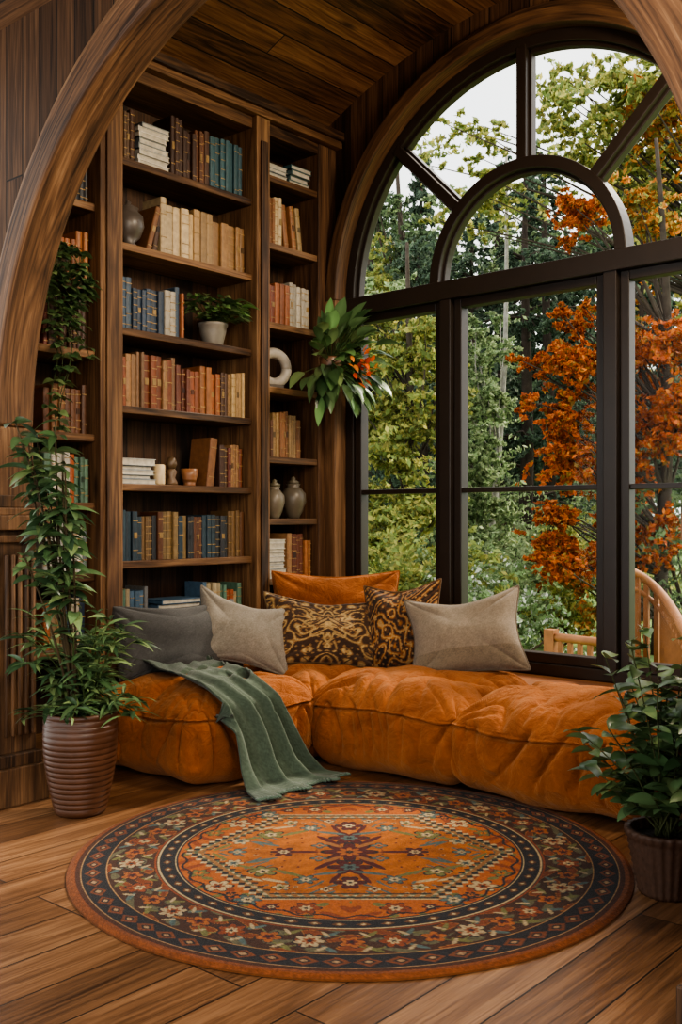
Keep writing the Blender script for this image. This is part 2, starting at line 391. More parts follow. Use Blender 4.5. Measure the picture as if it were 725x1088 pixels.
def row(x0,x1,z,hmin,hmax,pal,wmin=.019,wmax=.038,d=.17):
    x=x0;p=PAL[pal]
    while x<x1-wmin:
        w=min(random.uniform(wmin,wmax),x1-x);c=random.choice(p);g=random.randint(1,3);h=random.uniform(hmin,hmax)
        for _ in range(g):
            if x+w>x1: break
            book(x,z,w-.001,h*random.uniform(.98,1.0),d*random.uniform(.85,1),c,band=GOLD if random.random()<.75 else None);x+=w
def stack(x,z,n,w,d,pal):
    for i in range(n):
        t=random.uniform(.018,.034);ww=w*random.uniform(.85,1);c=np.array(random.choice(PAL[pal]))
        ox=x+random.uniform(0,w-ww);y=BY+.03+random.uniform(0,.02)
        box(bk,(ox,y,z),(ox+ww,y+d,z+.003),c);box(bk,(ox,y,z+t-.003),(ox+ww,y+d,z+t),c);box(bk,(ox+.004,y+.004,z+.003),(ox+ww-.004,y+d,z+t-.003),(.5,.45,.36))
        box(bk,(ox,y-.002,z),(ox+.006,y+d,z+t),c)
        z+=t+.0008
def lean(x,z,h,pal,ang,w=.03): book(x,z,w,h,.16,random.choice(PAL[pal]),ang,GOLD)
S=shelves[1]
row(2.94,3.06,S[6],.24,.31,'brown');stack(3.07,S[6],8,.2,.17,'white');row(3.28,3.55,S[6],.25,.31,'brown');row(3.55,3.79,S[6],.25,.30,'teal')
lean(3.12,S[5],.24,'brown',.28);lean(3.17,S[5],.25,'brown',.18);row(3.22,3.80,S[5],.23,.29,'tan',.026,.055)
row(2.94,3.38,S[4],.21,.265,'blue')
row(2.935,3.36,S[3],.24,.28,'rust');row(3.36,3.68,S[3],.22,.26,'rust');row(3.68,3.80,S[3],.23,.26,'tan')
stack(2.94,S[2],5,.24,.17,'white');row(3.62,3.70,S[2],.2,.24,'brown');lean(3.53,S[2],.26,'brown',.12,.05);row(3.70,3.79,S[2],.2,.26,'rust')
row(2.935,3.80,S[1],.215,.25,'dark')
row(2.95,3.14,S[0],.24,.26,'mix',.015,.03);stack(3.18,S[0],7,.30,.17,'mix');row(3.50,3.78,S[0],.2,.27,'mix')
S=shelves[2]
stack(3.93,S[7],3,.2,.16,'white');stack(4.14,S[7],4,.18,.16,'teal')
row(3.93,4.10,S[6],.25,.29,'tan');[lean(4.12+.05*i,S[6],.25,'tan',-.12,.035) for i in range(3)]
row(3.93,4.33,S[5],.21,.26,'blue')
row(3.93,4.02,S[3],.2,.22,'brown');row(4.02,4.24,S[3],.19,.27,'tan')
stack(3.925,S[1],9,.19,.17,'white');row(4.13,4.33,S[1],.2,.3,'rust')
row(3.93,4.3,S[0],.2,.26,'dark')
S=shelves[0]
for z,p in zip(S,['blue','white','mix','brown','brown','rust','dark']): row(2.55,2.79,z,.2,.25,p)
bk.build('books',M_book)

# ---------------------------------------------------------------- ornaments
def orn(name,prof,x,y,z,col,flute=0,nf=0,mat=None,extra=None):
    m=MB();lathe(m,prof,40,(0,0,0),col,flute=flute,nf=nf)
    if extra: extra(m)
    return m.build(name,mat or M_ceram,loc=(x,y,z))
VY=BY+.10
def knob(c,h):
    return lambda m:(lathe(m,[(.0,h),(.03,h),(.035,h+.012),(.012,h+.025),(.014,h+.035),(0,h+.045)],24,col=c))
urn=[(0,0),(.04,0),(.042,.01),(.03,.02),(.06,.05),(.078,.1),(.072,.15),(.045,.175),(.05,.19),(.045,.192),(.0,.18)]
orn('ceramic_urn',urn,3.035,VY-.03,shelves[1][5],(.08,.065,.055),extra=knob((.08,.065,.055),.185))
ginger=[(0,0),(.035,0),(.04,.012),(.055,.04),(.075,.1),(.072,.145),(.045,.175),(.035,.185),(.042,.2),(0,.2)]
orn('ginger_jar',[(r*.78,z*.9) for r,z in ginger],4.04,VY-.04,shelves[2][2],(.17,.14,.10),extra=knob((.12,.1,.06),.18))
orn('ginger_jar',ginger,4.215,VY-.02,shelves[2][2],(.11,.088,.062),extra=knob((.10,.08,.05),.2))
orn('pillar_candle',[(0,0),(.028,0),(.03,.01),(.03,.1),(.024,.105),(0,.1)],3.25,VY,shelves[1][2],(.6,.45,.26),extra=lambda m:tube(m,[(0,0,.1),(0,0,.12)],.002,5,(.02,.02,.02)))
def fig(m):
    lathe(m,[(0,.08),(.02,.085),(.03,.11),(.022,.14),(0,.15)],20,col=(.1,.06,.03))
orn('carved_figurine',[(0,0),(.035,0),(.03,.02),(.018,.04),(.03,.07),(.015,.09)],3.33,VY,shelves[1][2],(.14,.08,.04),extra=fig)
orn('copper_cup',[(0,0),(.035,0),(.03,.01),(.042,.05),(.045,.09),(.041,.09),(.036,.02),(0,.015)],3.45,VY,shelves[1][2],(.28,.12,.05))
m=MB();A=np.linspace(0,2*np.pi,41)
tube(m,[(.085*math.cos(a),0,.115+.085*math.sin(a)) for a in A],.03,14,(.42,.38,.32));box(m,(-.05,-.035,0),(.05,.035,.02),(.12,.1,.08))
m.build('ring_sculpture',M_ceram,loc=(4.04,BY+.07,shelves[2][4]),rot=(0,0,-.3))

# ---------------------------------------------------------------- rug
R=.93;nr,na=290,1080
rr=np.linspace(0.002,1,nr);th=np.linspace(0,2*np.pi,na,endpoint=False)
Rg,Th=np.meshgrid(rr,th,indexing='ij');X=Rg*np.cos(Th);Y_=Rg*np.sin(Th)
C=np.zeros(Rg.shape+(3,))
ORG=(.42,.122,.014);RUST=(.20,.045,.012);DARK=(.016,.015,.018);CREAM=(.42,.31,.165);BURG=(.07,.012,.012);SLATE=(.07,.105,.10);OLIVE=(.13,.125,.04);BRN=(.060,.021,.011)
def put(mask,c): C[mask]=c
C[:]=ORG
def flower(mask,s,t,r0,n,c1,c2,ph0=0):
    rho=np.hypot(s,t);ph=np.arctan2(t,s)+ph0
    pr=r0*(.5+.5*np.abs(np.cos(n*ph/2)))
    put(mask&(rho<pr*1.15),DARK);put(mask&(rho<pr),c1);put(mask&(rho<pr*.5),c2);put(mask&(rho<pr*.2),DARK)
def lf(mask,s,t,an,L_,w_,c): put(mask&((s*np.cos(an)+t*np.sin(an))**2/L_**2+(-s*np.sin(an)+t*np.cos(an))**2/w_**2<1),c)
put(Rg>.62,DARK)
put((Rg>.624)&(Rg<.630),CREAM)
N=56;m_=(Rg>.636)&(Rg<.678);a=(Th*N/(2*np.pi))%1-.5;s=a*2*np.pi*.657/N
put(m_&((np.abs(s)/.024+np.abs(Rg-.657)/.015)<1),(.12,.05,.02));put(m_&((np.abs(s)/.010+np.abs(Rg-.657)/.007)<1),CREAM)
put((Rg>.684)&(Rg<.691),CREAM);put((Rg>.693)&(Rg<.70),RUST)
mb_=(Rg>.70)&(Rg<.862);put(mb_,(.048,.019,.011))
ua=Th*22;ub=(Rg-.782)*38
fld=np.sin(ua+1.6*np.sin(ub))*np.cos(ub*1.3+1.4*np.sin(ua*.5))
put(mb_&(fld>.45),(.16,.04,.012));put(mb_&(np.abs(fld-.45)<.05),(.30,.12,.03));put(mb_&(fld<-.62),(.10,.09,.05))
N=20
put(mb_&(np.abs(Rg-.782-.05*np.sin(Th*N))<.0045),OLIVE)
for k,(ph,c1,c2,r0,nn) in enumerate([(0,RUST,CREAM,.044,6),(.5,(.30,.09,.02),BURG,.038,5)]):
    a=((Th*N/(2*np.pi)+ph)%1)-.5;flower(mb_,a*2*np.pi*.782/N,Rg-.782,r0,nn,c1,c2)
a=((Th*(N/2)/(2*np.pi)+.25)%1)-.5;flower(mb_,a*2*np.pi*.782/(N/2),Rg-.782,.046,7,(.36,.27,.15),RUST)
for ph in(.25,.75):
    for dt in(.05,-.05):
        a=((Th*N/(2*np.pi)+ph)%1)-.5;s=a*2*np.pi*.782/N;t=Rg-.782-dt
        lf(mb_,s,t,.8 if dt>0 else -.8,.032,.009,OLIVE if ph<.5 else SLATE)
        lf(mb_,s+.02,t*.9,-.8 if dt>0 else .8,.020,.006,(.36,.27,.15))
put((Rg>.862)&(Rg<.868),(.36,.2,.08));put((Rg>.868)&(Rg<.955),DARK)
N=64;a=(Th*N/(2*np.pi))%1-.5;s=a*2*np.pi*.912/N;m_=(Rg>.880)&(Rg<.945)
put(m_&((np.abs(s)/.042+np.abs(Rg-.912)/.028)<1),(.15,.045,.016));put(m_&((np.abs(s)/.024+np.abs(Rg-.912)/.016)<1),DARK);put(m_&((np.abs(s)/.014+np.abs(Rg-.912)/.009)<1),(.33,.20,.10))
put((Rg>.949)&(Rg<.955),(.34,.2,.09));put((Rg>.955)&(Rg<.972),BRN);put(Rg>=.972,(.18,.052,.014))
fd=Rg<=.62;ax,ay=np.abs(X),np.abs(Y_)
put(fd,(.35,.090,.013))
hd=np.maximum(ay/.46,ax/.60+ay/.88)
outh=fd&(hd>1)
f2=np.sin(ax*38+2*np.sin(ay*21))*np.cos(ay*40+2*np.sin(ax*17));put(outh&(f2>.6),RUST);put(outh&(f2<-.75),OLIVE)
for (fx,fy,r0,c1,c2) in[(.44,.34,.05,CREAM,RUST),(.33,.46,.045,SLATE,CREAM),(.14,.53,.045,RUST,CREAM),(.52,.22,.035,OLIVE,ORG),(.25,.52,.025,BURG,CREAM),(.39,.42,.025,DARK,ORG)]:
    flower(outh,ax-fx,ay-fy,r0,6,c1,c2)
put(outh&(np.abs(Rg-.597-.010*np.sin(Th*30))<.005),DARK)
st_=np.floor(ax/.022)*.022;hd=np.maximum(ay/.46,(st_+.011)/.60+ay/.88)
put(fd&(hd>.98)&(hd<1.0),CREAM);put(fd&(hd>.955)&(hd<=.98),DARK)
bz=fd&(hd>.895)&(hd<=.955);put(bz,(.24,.11,.035))
chk=(np.sin((ax+ay*.6)*170)>0.1);put(bz&chk,(.09,.10,.06));put(bz&chk&(np.abs(hd-.925)<.010),CREAM)
put(fd&(hd>.88)&(hd<=.895),DARK)
inn=fd&(hd<=.88)
put(inn,ORG)
wob=.5+.5*np.sin(X*33+3*np.sin(Y_*18))*np.sin(Y_*35+2*np.sin(X*14));C[inn]*= (1-.40*wob[inn])[:,None]
f3=np.sin(ax*55+2.5*np.sin(ay*26))*np.cos(ay*50+2.2*np.sin(ax*30));wr_=inn&(hd>.60)
put(wr_&(f3>.84),CREAM);put(wr_&(f3<-.85),SLATE);put(inn&(f3>.93),BURG)
flower(inn,X,Y_,.095,8,BURG,(.3,.09,.02))
for (fx,fy,r0,n,c1,c2) in[(0,.16,.07,6,BURG,SLATE),(.0,.31,.05,5,BURG,CREAM),(.11,.07,.03,4,SLATE,ORG),(.24,.0,.045,6,BURG,CREAM),(.41,0,.032,4,SLATE,CREAM),(.30,.20,.05,5,OLIVE,CREAM),(.15,.28,.04,6,SLATE,CREAM),(.41,.12,.035,6,CREAM,SLATE),(.08,.37,.022,4,CREAM,BURG),(.23,.35,.03,5,CREAM,OLIVE)]:
    flower(inn,ax-fx,ay-fy,r0,n,c1,c2)
for (lx,ly,an,L_,w_,c) in[(.08,.13,.9,.07,.014,BURG),(.07,.22,.3,.06,.012,SLATE),(.31,.09,.5,.06,.011,SLATE),(.21,.22,-.6,.06,.012,OLIVE),(.34,.27,-.5,.055,.01,CREAM),(.47,.05,-.9,.05,.01,OLIVE),(.16,.0,0,.05,.013,BURG),(.06,.08,.8,.045,.012,(.25,.1,.03)),(.26,.29,-.4,.045,.01,CREAM),(.36,.16,-.5,.05,.01,OLIVE),(.05,.27,1.2,.05,.01,BURG)]:
    lf(inn,ax-lx,ay-ly,an,L_,w_,c)
C*=rng.uniform(.62,1.12,Rg.shape)[...,None]
zt_=.013-.007*np.clip((Rg-.985)/.015,0,1)
V=np.stack([X*R,Y_*R,zt_+0*X],-1).reshape(-1,3);i,j=np.meshgrid(np.arange(nr-1),np.arange(na),indexing='ij');j2=(j+1)%na
Fq=np.stack([i*na+j,(i+1)*na+j,(i+1)*na+j2,i*na+j2],-1).reshape(-1,4)
mb=MB();mb.add(V,Fq,C.reshape(-1,3),smooth=True)
ring=np.arange(na);e=V[(nr-1)*na:];mb.add(np.concatenate([e,e*[1.002,1.002,0]+[0,0,.001]]),np.stack([ring,ring+na,(ring+1)%na+na,(ring+1)%na],1),(.12,.04,.012),smooth=True)
rc=(2.60,2.222)
mb.build('round_area_rug',M_rug,loc=(rc[0],rc[1],0.001),rot=(0,0,math.radians(41-90)))

# ---------------------------------------------------------------- cushions
bm=bmesh.new();bmesh.ops.create_cube(bm,size=2);bmesh.ops.subdivide_edges(bm,edges=bm.edges[:],cuts=119,use_grid_fill=True)
CUB=np.array([v.co[:] for v in bm.verts]);CUF=np.array([[v.index for v in f.verts] for f in bm.faces]);bm.free()
def sn3(x,y,z,ph): return np.sin(x+ph+1.7*np.sin(y*.6+ph*2)+1.3*np.sin(z*.7+ph*3))
def module(name,x0,x1,y0,y1,h,seed,parent,bul=.05):
    a,b,c=(x1-x0)/2,(y1-y0)/2,h/2
    p=CUB*np.array([a,b,c]);r=.105
    core=np.clip(p,[-a+r,-b+r,-c+r],[a-r,b-r,c-r]);d=p-core;L=np.linalg.norm(d,axis=1)[:,None]+1e-9
    nrm=d/L
    q=core+nrm*r
    u,v,w=q[:,0]/a,q[:,1]/b,q[:,2]/c
    X0,Y0,Z0=q[:,0].copy(),q[:,1].copy(),q[:,2].copy()
    top=np.clip(nrm[:,2],0,1)**.7;bot=np.clip(-nrm[:,2],0,1)
    e=(1-np.clip(np.abs(u),0,1)**3)*(1-np.clip(np.abs(v),0,1)**3)
    ph=seed*1.7
    q[:,2]+=top*bul*(e-.35)
    hn=nrm.copy();hn[:,2]=0
    q+=hn*(.035*np.sin(np.clip((w+1)/2,0,1)*np.pi)*(1+.35*np.sin(X0*5+Y0*6+ph)))[:,None]
    q+=nrm*(.011*sn3(X0*9,Y0*8,Z0*10,ph)+.008*sn3(X0*17,Y0*19,Z0*14,ph+2))[:,None]
    wsm=.40+.07*np.sin(u*3+v*3+ph)
    side=(1-top)*(1-bot)
    q-=hn*(np.exp(-((w-wsm)/.030)**2)*side*.018)[:,None]
    q+=hn*(np.exp(-((w-wsm-.055)/.022)**2)*side*.007)[:,None]
    sidew=np.clip(1-np.abs(nrm[:,2])*1.1,0,1)
    per=X0*np.abs(hn[:,1])+Y0*np.abs(hn[:,0])
    for fq,sl,am,wd,ofs in((12,5,.040,3,0.),(19,-7,.030,4,1.3),(29,3,.016,3,2.1)):
        arg=per*fq+Z0*sl+ph+ofs+1.3*np.sin(per*6+ph+ofs)+.9*np.sin(Z0*11+per*3+ofs)
        g=np.abs(np.sin(arg));mk=.5+.5*np.sin(per*5.1+Z0*4+ph*2+ofs*2)
        q-=hn*(am*sidew*(1-g)**wd*mk*np.exp(-((w-.15)/.75)**2))[:,None]
    edge=np.clip(np.maximum(np.abs(u),np.abs(v)),0,1)
    blend=1/(1+np.exp(-(np.abs(u)-np.abs(v))*14))
    pt=Y0*blend+X0*(1-blend);inn_=X0*blend+Y0*(1-blend)
    for fq,am,wd,ofs in((11,.038,3,0.),(20,.027,3,.9),(33,.012,2,2.4)):
        g2=np.abs(np.sin(pt*fq+ph*2+ofs+.8*np.sin(inn_*9+ofs+ph)+.8*np.sin(pt*5+ph)))
        mk=.5+.5*np.sin(pt*6.3+ph+ofs*3)
        q[:,2]-=top*am*(1-g2)**wd*np.clip((edge-.25)/.5,0,1)*mk
    for an,fq,am,ofs in((.7,9,.017,.3),(-.5,8,.015,1.9),(1.9,7,.012,.8)):
        g3=np.abs(np.sin((X0*math.cos(an)+Y0*math.sin(an))*fq+ofs+ph+1.1*np.sin((Y0*math.cos(an)-X0*math.sin(an))*4+ph)))
        q[:,2]-=top*am*(1-g3)**5*(.5+.5*sn3(X0*7,Y0*6,0*X0,ofs))
    cr=np.arctan2(np.abs(v)-1.05,np.abs(u)-1.05);cd=np.hypot(np.abs(v)-1,np.abs(u)-1)
    q[:,2]-=top*.026*(1-np.abs(np.sin(cr*7+ph)))**2*np.exp(-(cd/.55)**2)
    q[:,2]=np.maximum(q[:,2],-c)
    q+=np.array([(x0+x1)/2,(y0+y1)/2,c+.002])
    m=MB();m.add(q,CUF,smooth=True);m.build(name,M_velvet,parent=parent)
    return q
sofa=empty('corner_sofa')
mods=[(2.75,3.49,3.19,3.93,.405),(3.46,4.18,3.17,3.93,.395),(3.46,4.18,2.38,3.20,.405),(3.45,4.17,1.56,2.42,.40)]
QS=[]
for k,mm in enumerate(mods): QS.append(module('seat_%d'%(k+1),*mm,seed=k+1,parent=sofa))
trees=[BVHTree.FromPolygons([Vector(v) for v in q],[tuple(f) for f in CUF]) for q in QS]
# ---------------------------------------------------------------- pillows
def pillow(name,center,w,h,t,yaw,lean=.3,roll=0,col=None,mat=None,n=130,puff=.5,seed=0,pin=.13,sag=.02):
    g=np.linspace(-1,1,n);U,Vv=np.meshgrid(g,g,indexing='ij');m=MB()
    x=U*w/2*(1-pin*np.cos(Vv*np.pi/2)**1.3*np.abs(U)**2);z=Vv*h/2*(1-pin*np.cos(U*np.pi/2)**1.3*np.abs(Vv)**2)
    z=z-sag*np.clip(Vv,0,1)**2*np.cos(U*np.pi/2)
    e=np.clip((1-U**2)*(1-Vv**2),0,1)**puff
    ca=np.arctan2(1.08-np.abs(Vv),1.08-np.abs(U));cd=np.hypot(1-np.abs(Vv),1-np.abs(U))
    wr=.013*np.sin(3.5*U+3*Vv+seed)*np.cos(3*Vv-2.5*U+seed*2)+.024*(1-np.abs(np.sin(4.5*ca+seed)))**2*np.exp(-(cd/.8)**2)
    cr=.036*np.exp(-((U*.9+.12*np.sin(3*Vv+seed))/.25)**2)*np.clip(Vv,0,1)**1.2
    yf=-(t/2)*e+(wr+cr)*e**.5
    yb=(t/2)*e
    c=col(U,Vv) if callable(col) else np.tile(np.array(col),(n,n,1))
    i,j=np.meshgrid(np.arange(n-1),np.arange(n-1),indexing='ij')
    f=np.stack([i*n+j,(i+1)*n+j,(i+1)*n+j+1,i*n+j+1],-1).reshape(-1,4)
    m.add(np.stack([x,yf,z],-1).reshape(-1,3),f,c.reshape(-1,3),smooth=True)
    m.add(np.stack([x,yb,z],-1).reshape(-1,3),f[:,::-1],c.reshape(-1,3),smooth=True)
    bd=[(i,0) for i in range(n)]+[(n-1,j) for j in range(1,n)]+[(i,n-1) for i in range(n-2,-1,-1)]+[(0,j) for j in range(n-2,0,-1)]
    bd=bd[::3];bd.append(bd[0])
    tube(m,[(x[a],0,z[a]) for a in bd],.005,6,np.array(c.reshape(-1,3)).mean(0)*.7,cap=False)
    o=m.build(name,mat or M_fab)
    M=Matrix.Rotation(yaw,4,'Z')@Matrix.Rotation(-lean,4,'X')@Matrix.Rotation(roll,4,'Y')
    o.rotation_euler=M.to_euler();o.location=center;return o
def pat_brocade(U,V):
    c=np.tile(np.array((.045,.022,.012)),U.shape+(1,))
    au=np.abs(U)
    fl=np.sin(au*5+1.8*np.sin(V*5+.5))+np.cos(V*6+1.7*np.sin(au*6))+.35*np.sin(au*15+V*13)
    s=np.sin(fl*5.2)
    c[s>.1]=(.14,.060,.018);c[s>.55]=(.29,.16,.055);c[s>.9]=(.40,.27,.11)
    s2=np.sin(au*32+3*np.sin(V*9))*np.sin(V*30+3*np.sin(au*8));c[(s2>.7)&(s<.3)]=(.25,.14,.05);c[(s2<-.75)&(s>.3)]=(.05,.025,.012)
    d=np.hypot(U*1.3,V);ring_=np.abs(d-.38-.09*np.cos(8*np.arctan2(V,U*1.3)));c[ring_<.035]=(.36,.23,.09)
    ins=d<.26;c[ins&(s2>.3)]=(.32,.2,.08);c[d<.08]=(.4,.26,.1)
    return c*rng.uniform(.65,1.15,U.shape)[...,None]
def pat_leaf(U,V):
    c=np.tile(np.array((.075,.030,.012)),U.shape+(1,))
    fl=np.sin(U*5+2*np.sin(V*4))+np.cos(V*5.5+2*np.sin(U*4.5))+.4*np.sin(U*14-V*12)
    s=np.sin(fl*4.6)
    c[s>.0]=(.20,.068,.016);c[s>.5]=(.33,.125,.026);c[s>.88]=(.40,.24,.09)
    c[(s<-.8)]=(.022,.014,.010)
    s2=np.sin(U*26+3*V)*np.sin(V*24-2*U);c[(s2>.75)]=(.34,.20,.08);c[(s2<-.8)]=(.03,.015,.01)
    return c*rng.uniform(.65,1.15,U.shape)[...,None]
def plain(base,bord=None):
    return lambda U,V:_pl(U,V,base,bord)
def _pl(U,V,base,bord):
    c=np.tile(np.array(base),U.shape+(1,))
    if bord is not None: c[V<-.45]=bord
    return c*rng.uniform(.72,1.12,U.shape)[...,None]
pillow('grey_cushion',(3.17,3.80,.565),.66,.35,.21,math.radians(-12),.28,0,plain((.062,.060,.058)),M_fab,puff=.3,seed=1,pin=.06)
pillow('linen_pillow',(3.46,3.65,.59),.50,.38,.20,math.radians(-34),.45,.24,plain((.25,.215,.17)),M_fab,seed=2,sag=.05)
pillow('rust_back_cushion',(4.12,3.62,.64),.70,.44,.18,math.radians(-48),.2,0,(.50,.15,.025),M_velvet,puff=.3,seed=3,pin=.07)
pillow('brocade_pillow',(3.80,3.40,.575),.66,.39,.20,math.radians(-42),.5,.08,pat_brocade,M_pat,seed=4,sag=.03)
pillow('brocade_pillow_tall',(4.00,3.07,.605),.42,.45,.17,math.radians(-76),.25,-.12,pat_leaf,M_pat,seed=5)
pillow('woven_pillow',(4.01,2.70,.595),.56,.42,.21,math.radians(-64),.44,-.16,plain((.25,.195,.14),(.195,.148,.10)),M_fab,seed=6,sag=.035)

# ---------------------------------------------------------------- blanket
nu,nv=80,160
V=np.zeros((nu,nv,3))
K=[(0,3.84,.50,2.92,3.30),(.22,3.62,.45,2.88,3.25),(.42,3.40,.45,2.86,3.17),(.54,3.24,.42,2.85,3.12),(.62,3.14,.36,2.85,3.14),(.74,3.105,.24,2.85,3.20),(.86,3.07,.10,2.83,3.27),(.93,3.02,.028,2.82,3.32),(1,2.92,.022,2.80,3.36)]
for i in range(nu):
    s=i/(nu-1)
    for j in range(nv):
        t=j/(nv-1)
        for a,b in zip(K[:-1],K[1:]):
            if t<=b[0]: break
        f=(t-a[0])/(b[0]-a[0])
        y=a[1]+(b[1]-a[1])*f;z=a[2]+(b[2]-a[2])*f;xl=a[3]+(b[3]-a[3])*f;xr=a[4]+(b[4]-a[4])*f
        fold=(.5+.5*math.sin(s*15+1.8*math.sin(t*3.2)+s*s*4))**1.5+.3*(.5+.5*math.sin(s*37+3*math.sin(t*5)))
        am=.018+.065*max(0,t-.40)
        if t<.56: z+=am*fold
        else: y-=am*fold*1.2;z+=.014*fold
        x=xl+(xr-xl)*s+.02*math.sin(t*9+s*3)
        V[i,j]=(x,y,z)
for _ in range(5): V[:,1:-1]=(V[:,:-2]+V[:,1:-1]*2+V[:,2:])/4
for i in range(nu):
    for j in range(nv):
        p=Vector(V[i,j])
        for t in trees[:3]:
            loc,nn,_,d=t.find_nearest(p)
            if loc is not None and (p-loc).dot(nn)<.014: p=loc+nn*.014
        V[i,j]=p
V[:,:,2]=np.maximum(V[:,:,2],.018)
for _ in range(3): V[1:-1,1:-1]=(V[1:-1,:-2]+V[1:-1,2:]+V[:-2,1:-1]+V[2:,1:-1]+V[1:-1,1:-1]*2)/6
i,j=np.meshgrid(np.arange(nu-1),np.arange(nv-1),indexing='ij')
f=np.stack([i*nv+j,(i+1)*nv+j,(i+1)*nv+j+1,i*nv+j+1],-1).reshape(-1,4)
c=np.tile(np.array((.070,.098,.070)),(nu,nv,1));c[:,-14:-11]*=.8;c[:3]*=.85;c[-3:]*=.85;c*=rng.uniform(.75,1.1,(nu,nv,1))
mb=MB();mb.add(V.reshape(-1,3),f,c.reshape(-1,3),smooth=True)
for k in range(nu):
    p=V[k,-1];q=p+np.array([rng.uniform(-.006,.006),-.022,-.004]);q[2]=max(q[2],.016);tube(mb,[p,q],.0025,4,(.08,.12,.09),cap=False)
o=mb.build('throw_blanket',attrmat('wool_throw',.95,.1,.2,var=.25,vscale=60,bump=.5,weave=90));sm=o.modifiers.new('solid','SOLIDIFY');sm.thickness=.008;sm.offset=1

# ---------------------------------------------------------------- plants
def leaf(mb,base,dr,L,w,col,droop=.4,fold=.25,rows=6,shape=1.0):
    d=np.array(dr,float);d/=np.linalg.norm(d)+1e-9
    s=np.cross(d,[0,0,1])
    if np.linalg.norm(s)<.1: s=np.array([1.,0,0])
    s/=np.linalg.norm(s)
    tw=random.uniform(-.6,.6);up=np.cross(s,d);s2=s*math.cos(tw)+up*math.sin(tw);up=np.cross(s2,d)
    V=[];p=np.array(base,float);dd=d.copy();st=L/rows
    for i in range(rows+1):
        t=i/rows;ww=w/2*(math.sin(math.pi*min(1,t**(.8*shape))))**.8 if 0<t<1 else .0008
        V+= [p-s2*ww+up*ww*fold,p,p+s2*ww+up*ww*fold]
        dd=dd+np.array([0,0,-droop/rows]);dd/=np.linalg.norm(dd);p=p+dd*st
    F_=[]
    for i in range(rows):
        a=i*3;F_+=[(a,a+1,a+4,a+3),(a+1,a+2,a+5,a+4)]
    c=np.array(col)*random.uniform(.55,1.3);cc=np.tile(c,(len(V),1));cc[1::3]*=1.25
    mb.add(V,F_,cc,0,True)
def stem(mb,p0,p1,bend,r=.004,col=(.06,.09,.025),n=10):
    p0=np.array(p0,float);p1=np.array(p1,float);m=(p0+p1)/2+np.array(bend);P=[]
    for t in np.linspace(0,1,n): P.append((1-t)**2*p0+2*t*(1-t)*m+t*t*p1)
    tube(mb,P,np.linspace(r,r*.5,n),6,col,1);return P
G1=(.050,.098,.038);G2=(.085,.145,.060);G3=(.035,.070,.032);GL=(.14,.20,.08)
def soil(m,r,z): lathe(m,[(0,z+.006),(r*.5,z+.004),(r,z)],24,col=(.02,.013,.008),mat=1)
px,py=2.30,3.35
pot=MB();prof=[(0,0),(.092,0),(.098,.008)]
for k in range(17):
    z=.014+k*.021;r=.098+.044*math.sin(min(1,z/.40)*math.pi*.68);prof+=[(r,z),(r+.0011,z+.005),(r+.0014,z+.0105),(r+.0011,z+.016),(r,z+.0205)]
prof+=[(.136,.374),(.142,.38),(.143,.392),(.136,.398),(.125,.394),(.122,.35),(0,.345)]
e=empty('potted_floor_plant',(px,py,0))
lathe(pot,prof,56,col=(.075,.029,.013));pot.build('pot',M_ceram,parent=e)
m=MB();soil(m,.12,.352)
def lim(x,y,rm):      # keep stems off the bookcase side and the pilaster
    y=min(.18,y);s=x*.656-y*.755
    if s>rm: x-=(s-rm)*.656;y+=(s-rm)*.755
    if s<-.27: x+=(-.27-s)*.656;y-=(-.27-s)*.755
    return x,min(.2,y)
for k in range(34):
    a=random.uniform(0,2*math.pi);rr_=random.uniform(.10,.33);zz_=random.uniform(.42,.84)-rr_*.3
    x,y=lim(rr_*math.cos(a),rr_*math.sin(a),.20)
    P=stem(m,(random.uniform(-.04,.04),random.uniform(-.04,.04),.35),(x,y,zz_),(0,0,.12))
    for t in range(3,10):
        for q in range(3):
            b=random.uniform(0,2*math.pi);leaf(m,P[t],(math.cos(b),math.sin(b)-.15,random.uniform(.0,.7)),random.uniform(.08,.13),random.uniform(.014,.025),random.choice([G1,G2,G3,GL]),.7)
for k in range(12):
    a=random.uniform(0,2*math.pi);zz_=random.uniform(.92,1.62);rr_=random.uniform(.04,.22)
    x,y=lim(rr_*math.cos(a)-.10,rr_*math.sin(a)+.03,.04)
    P=stem(m,(random.uniform(-.03,.03),random.uniform(-.03,.03),.35),(x,y,zz_),(random.uniform(-.08,.04),random.uniform(-.06,.05),.1),.006,(.07,.05,.025),18)
    for t in range(8,18):
        for q in range(2 if t<13 else 3):
            b=random.uniform(0,2*math.pi);leaf(m,P[t],(math.cos(b),math.sin(b)-.15,random.uniform(-.1,.7)),random.uniform(.07,.14),random.uniform(.028,.050),random.choice([G1,G2,G3,GL]),.9)
m.build('foliage',[M_leaf,M_bark],parent=e)
px,py=2.98,1.27
e=empty('potted_shrub',(px,py,0));pot=MB()
prof=[(0,0),(.075,0)]
for k in range(9): prof+=[(.078+.004*k,.004+k*.02),(.085+.004*k,.014+k*.02)]
prof+=[(.122,.19),(.122,.2),(.105,.2),(.1,.17),(0,.165)]
lathe(pot,prof,96,col=(.06,.028,.016),flute=.03,nf=24);pot.build('pot',attrmat('woven_pot',.6,.3,var=.4,vscale=60,bump=.6),parent=e)
m=MB();soil(m,.1,.17)
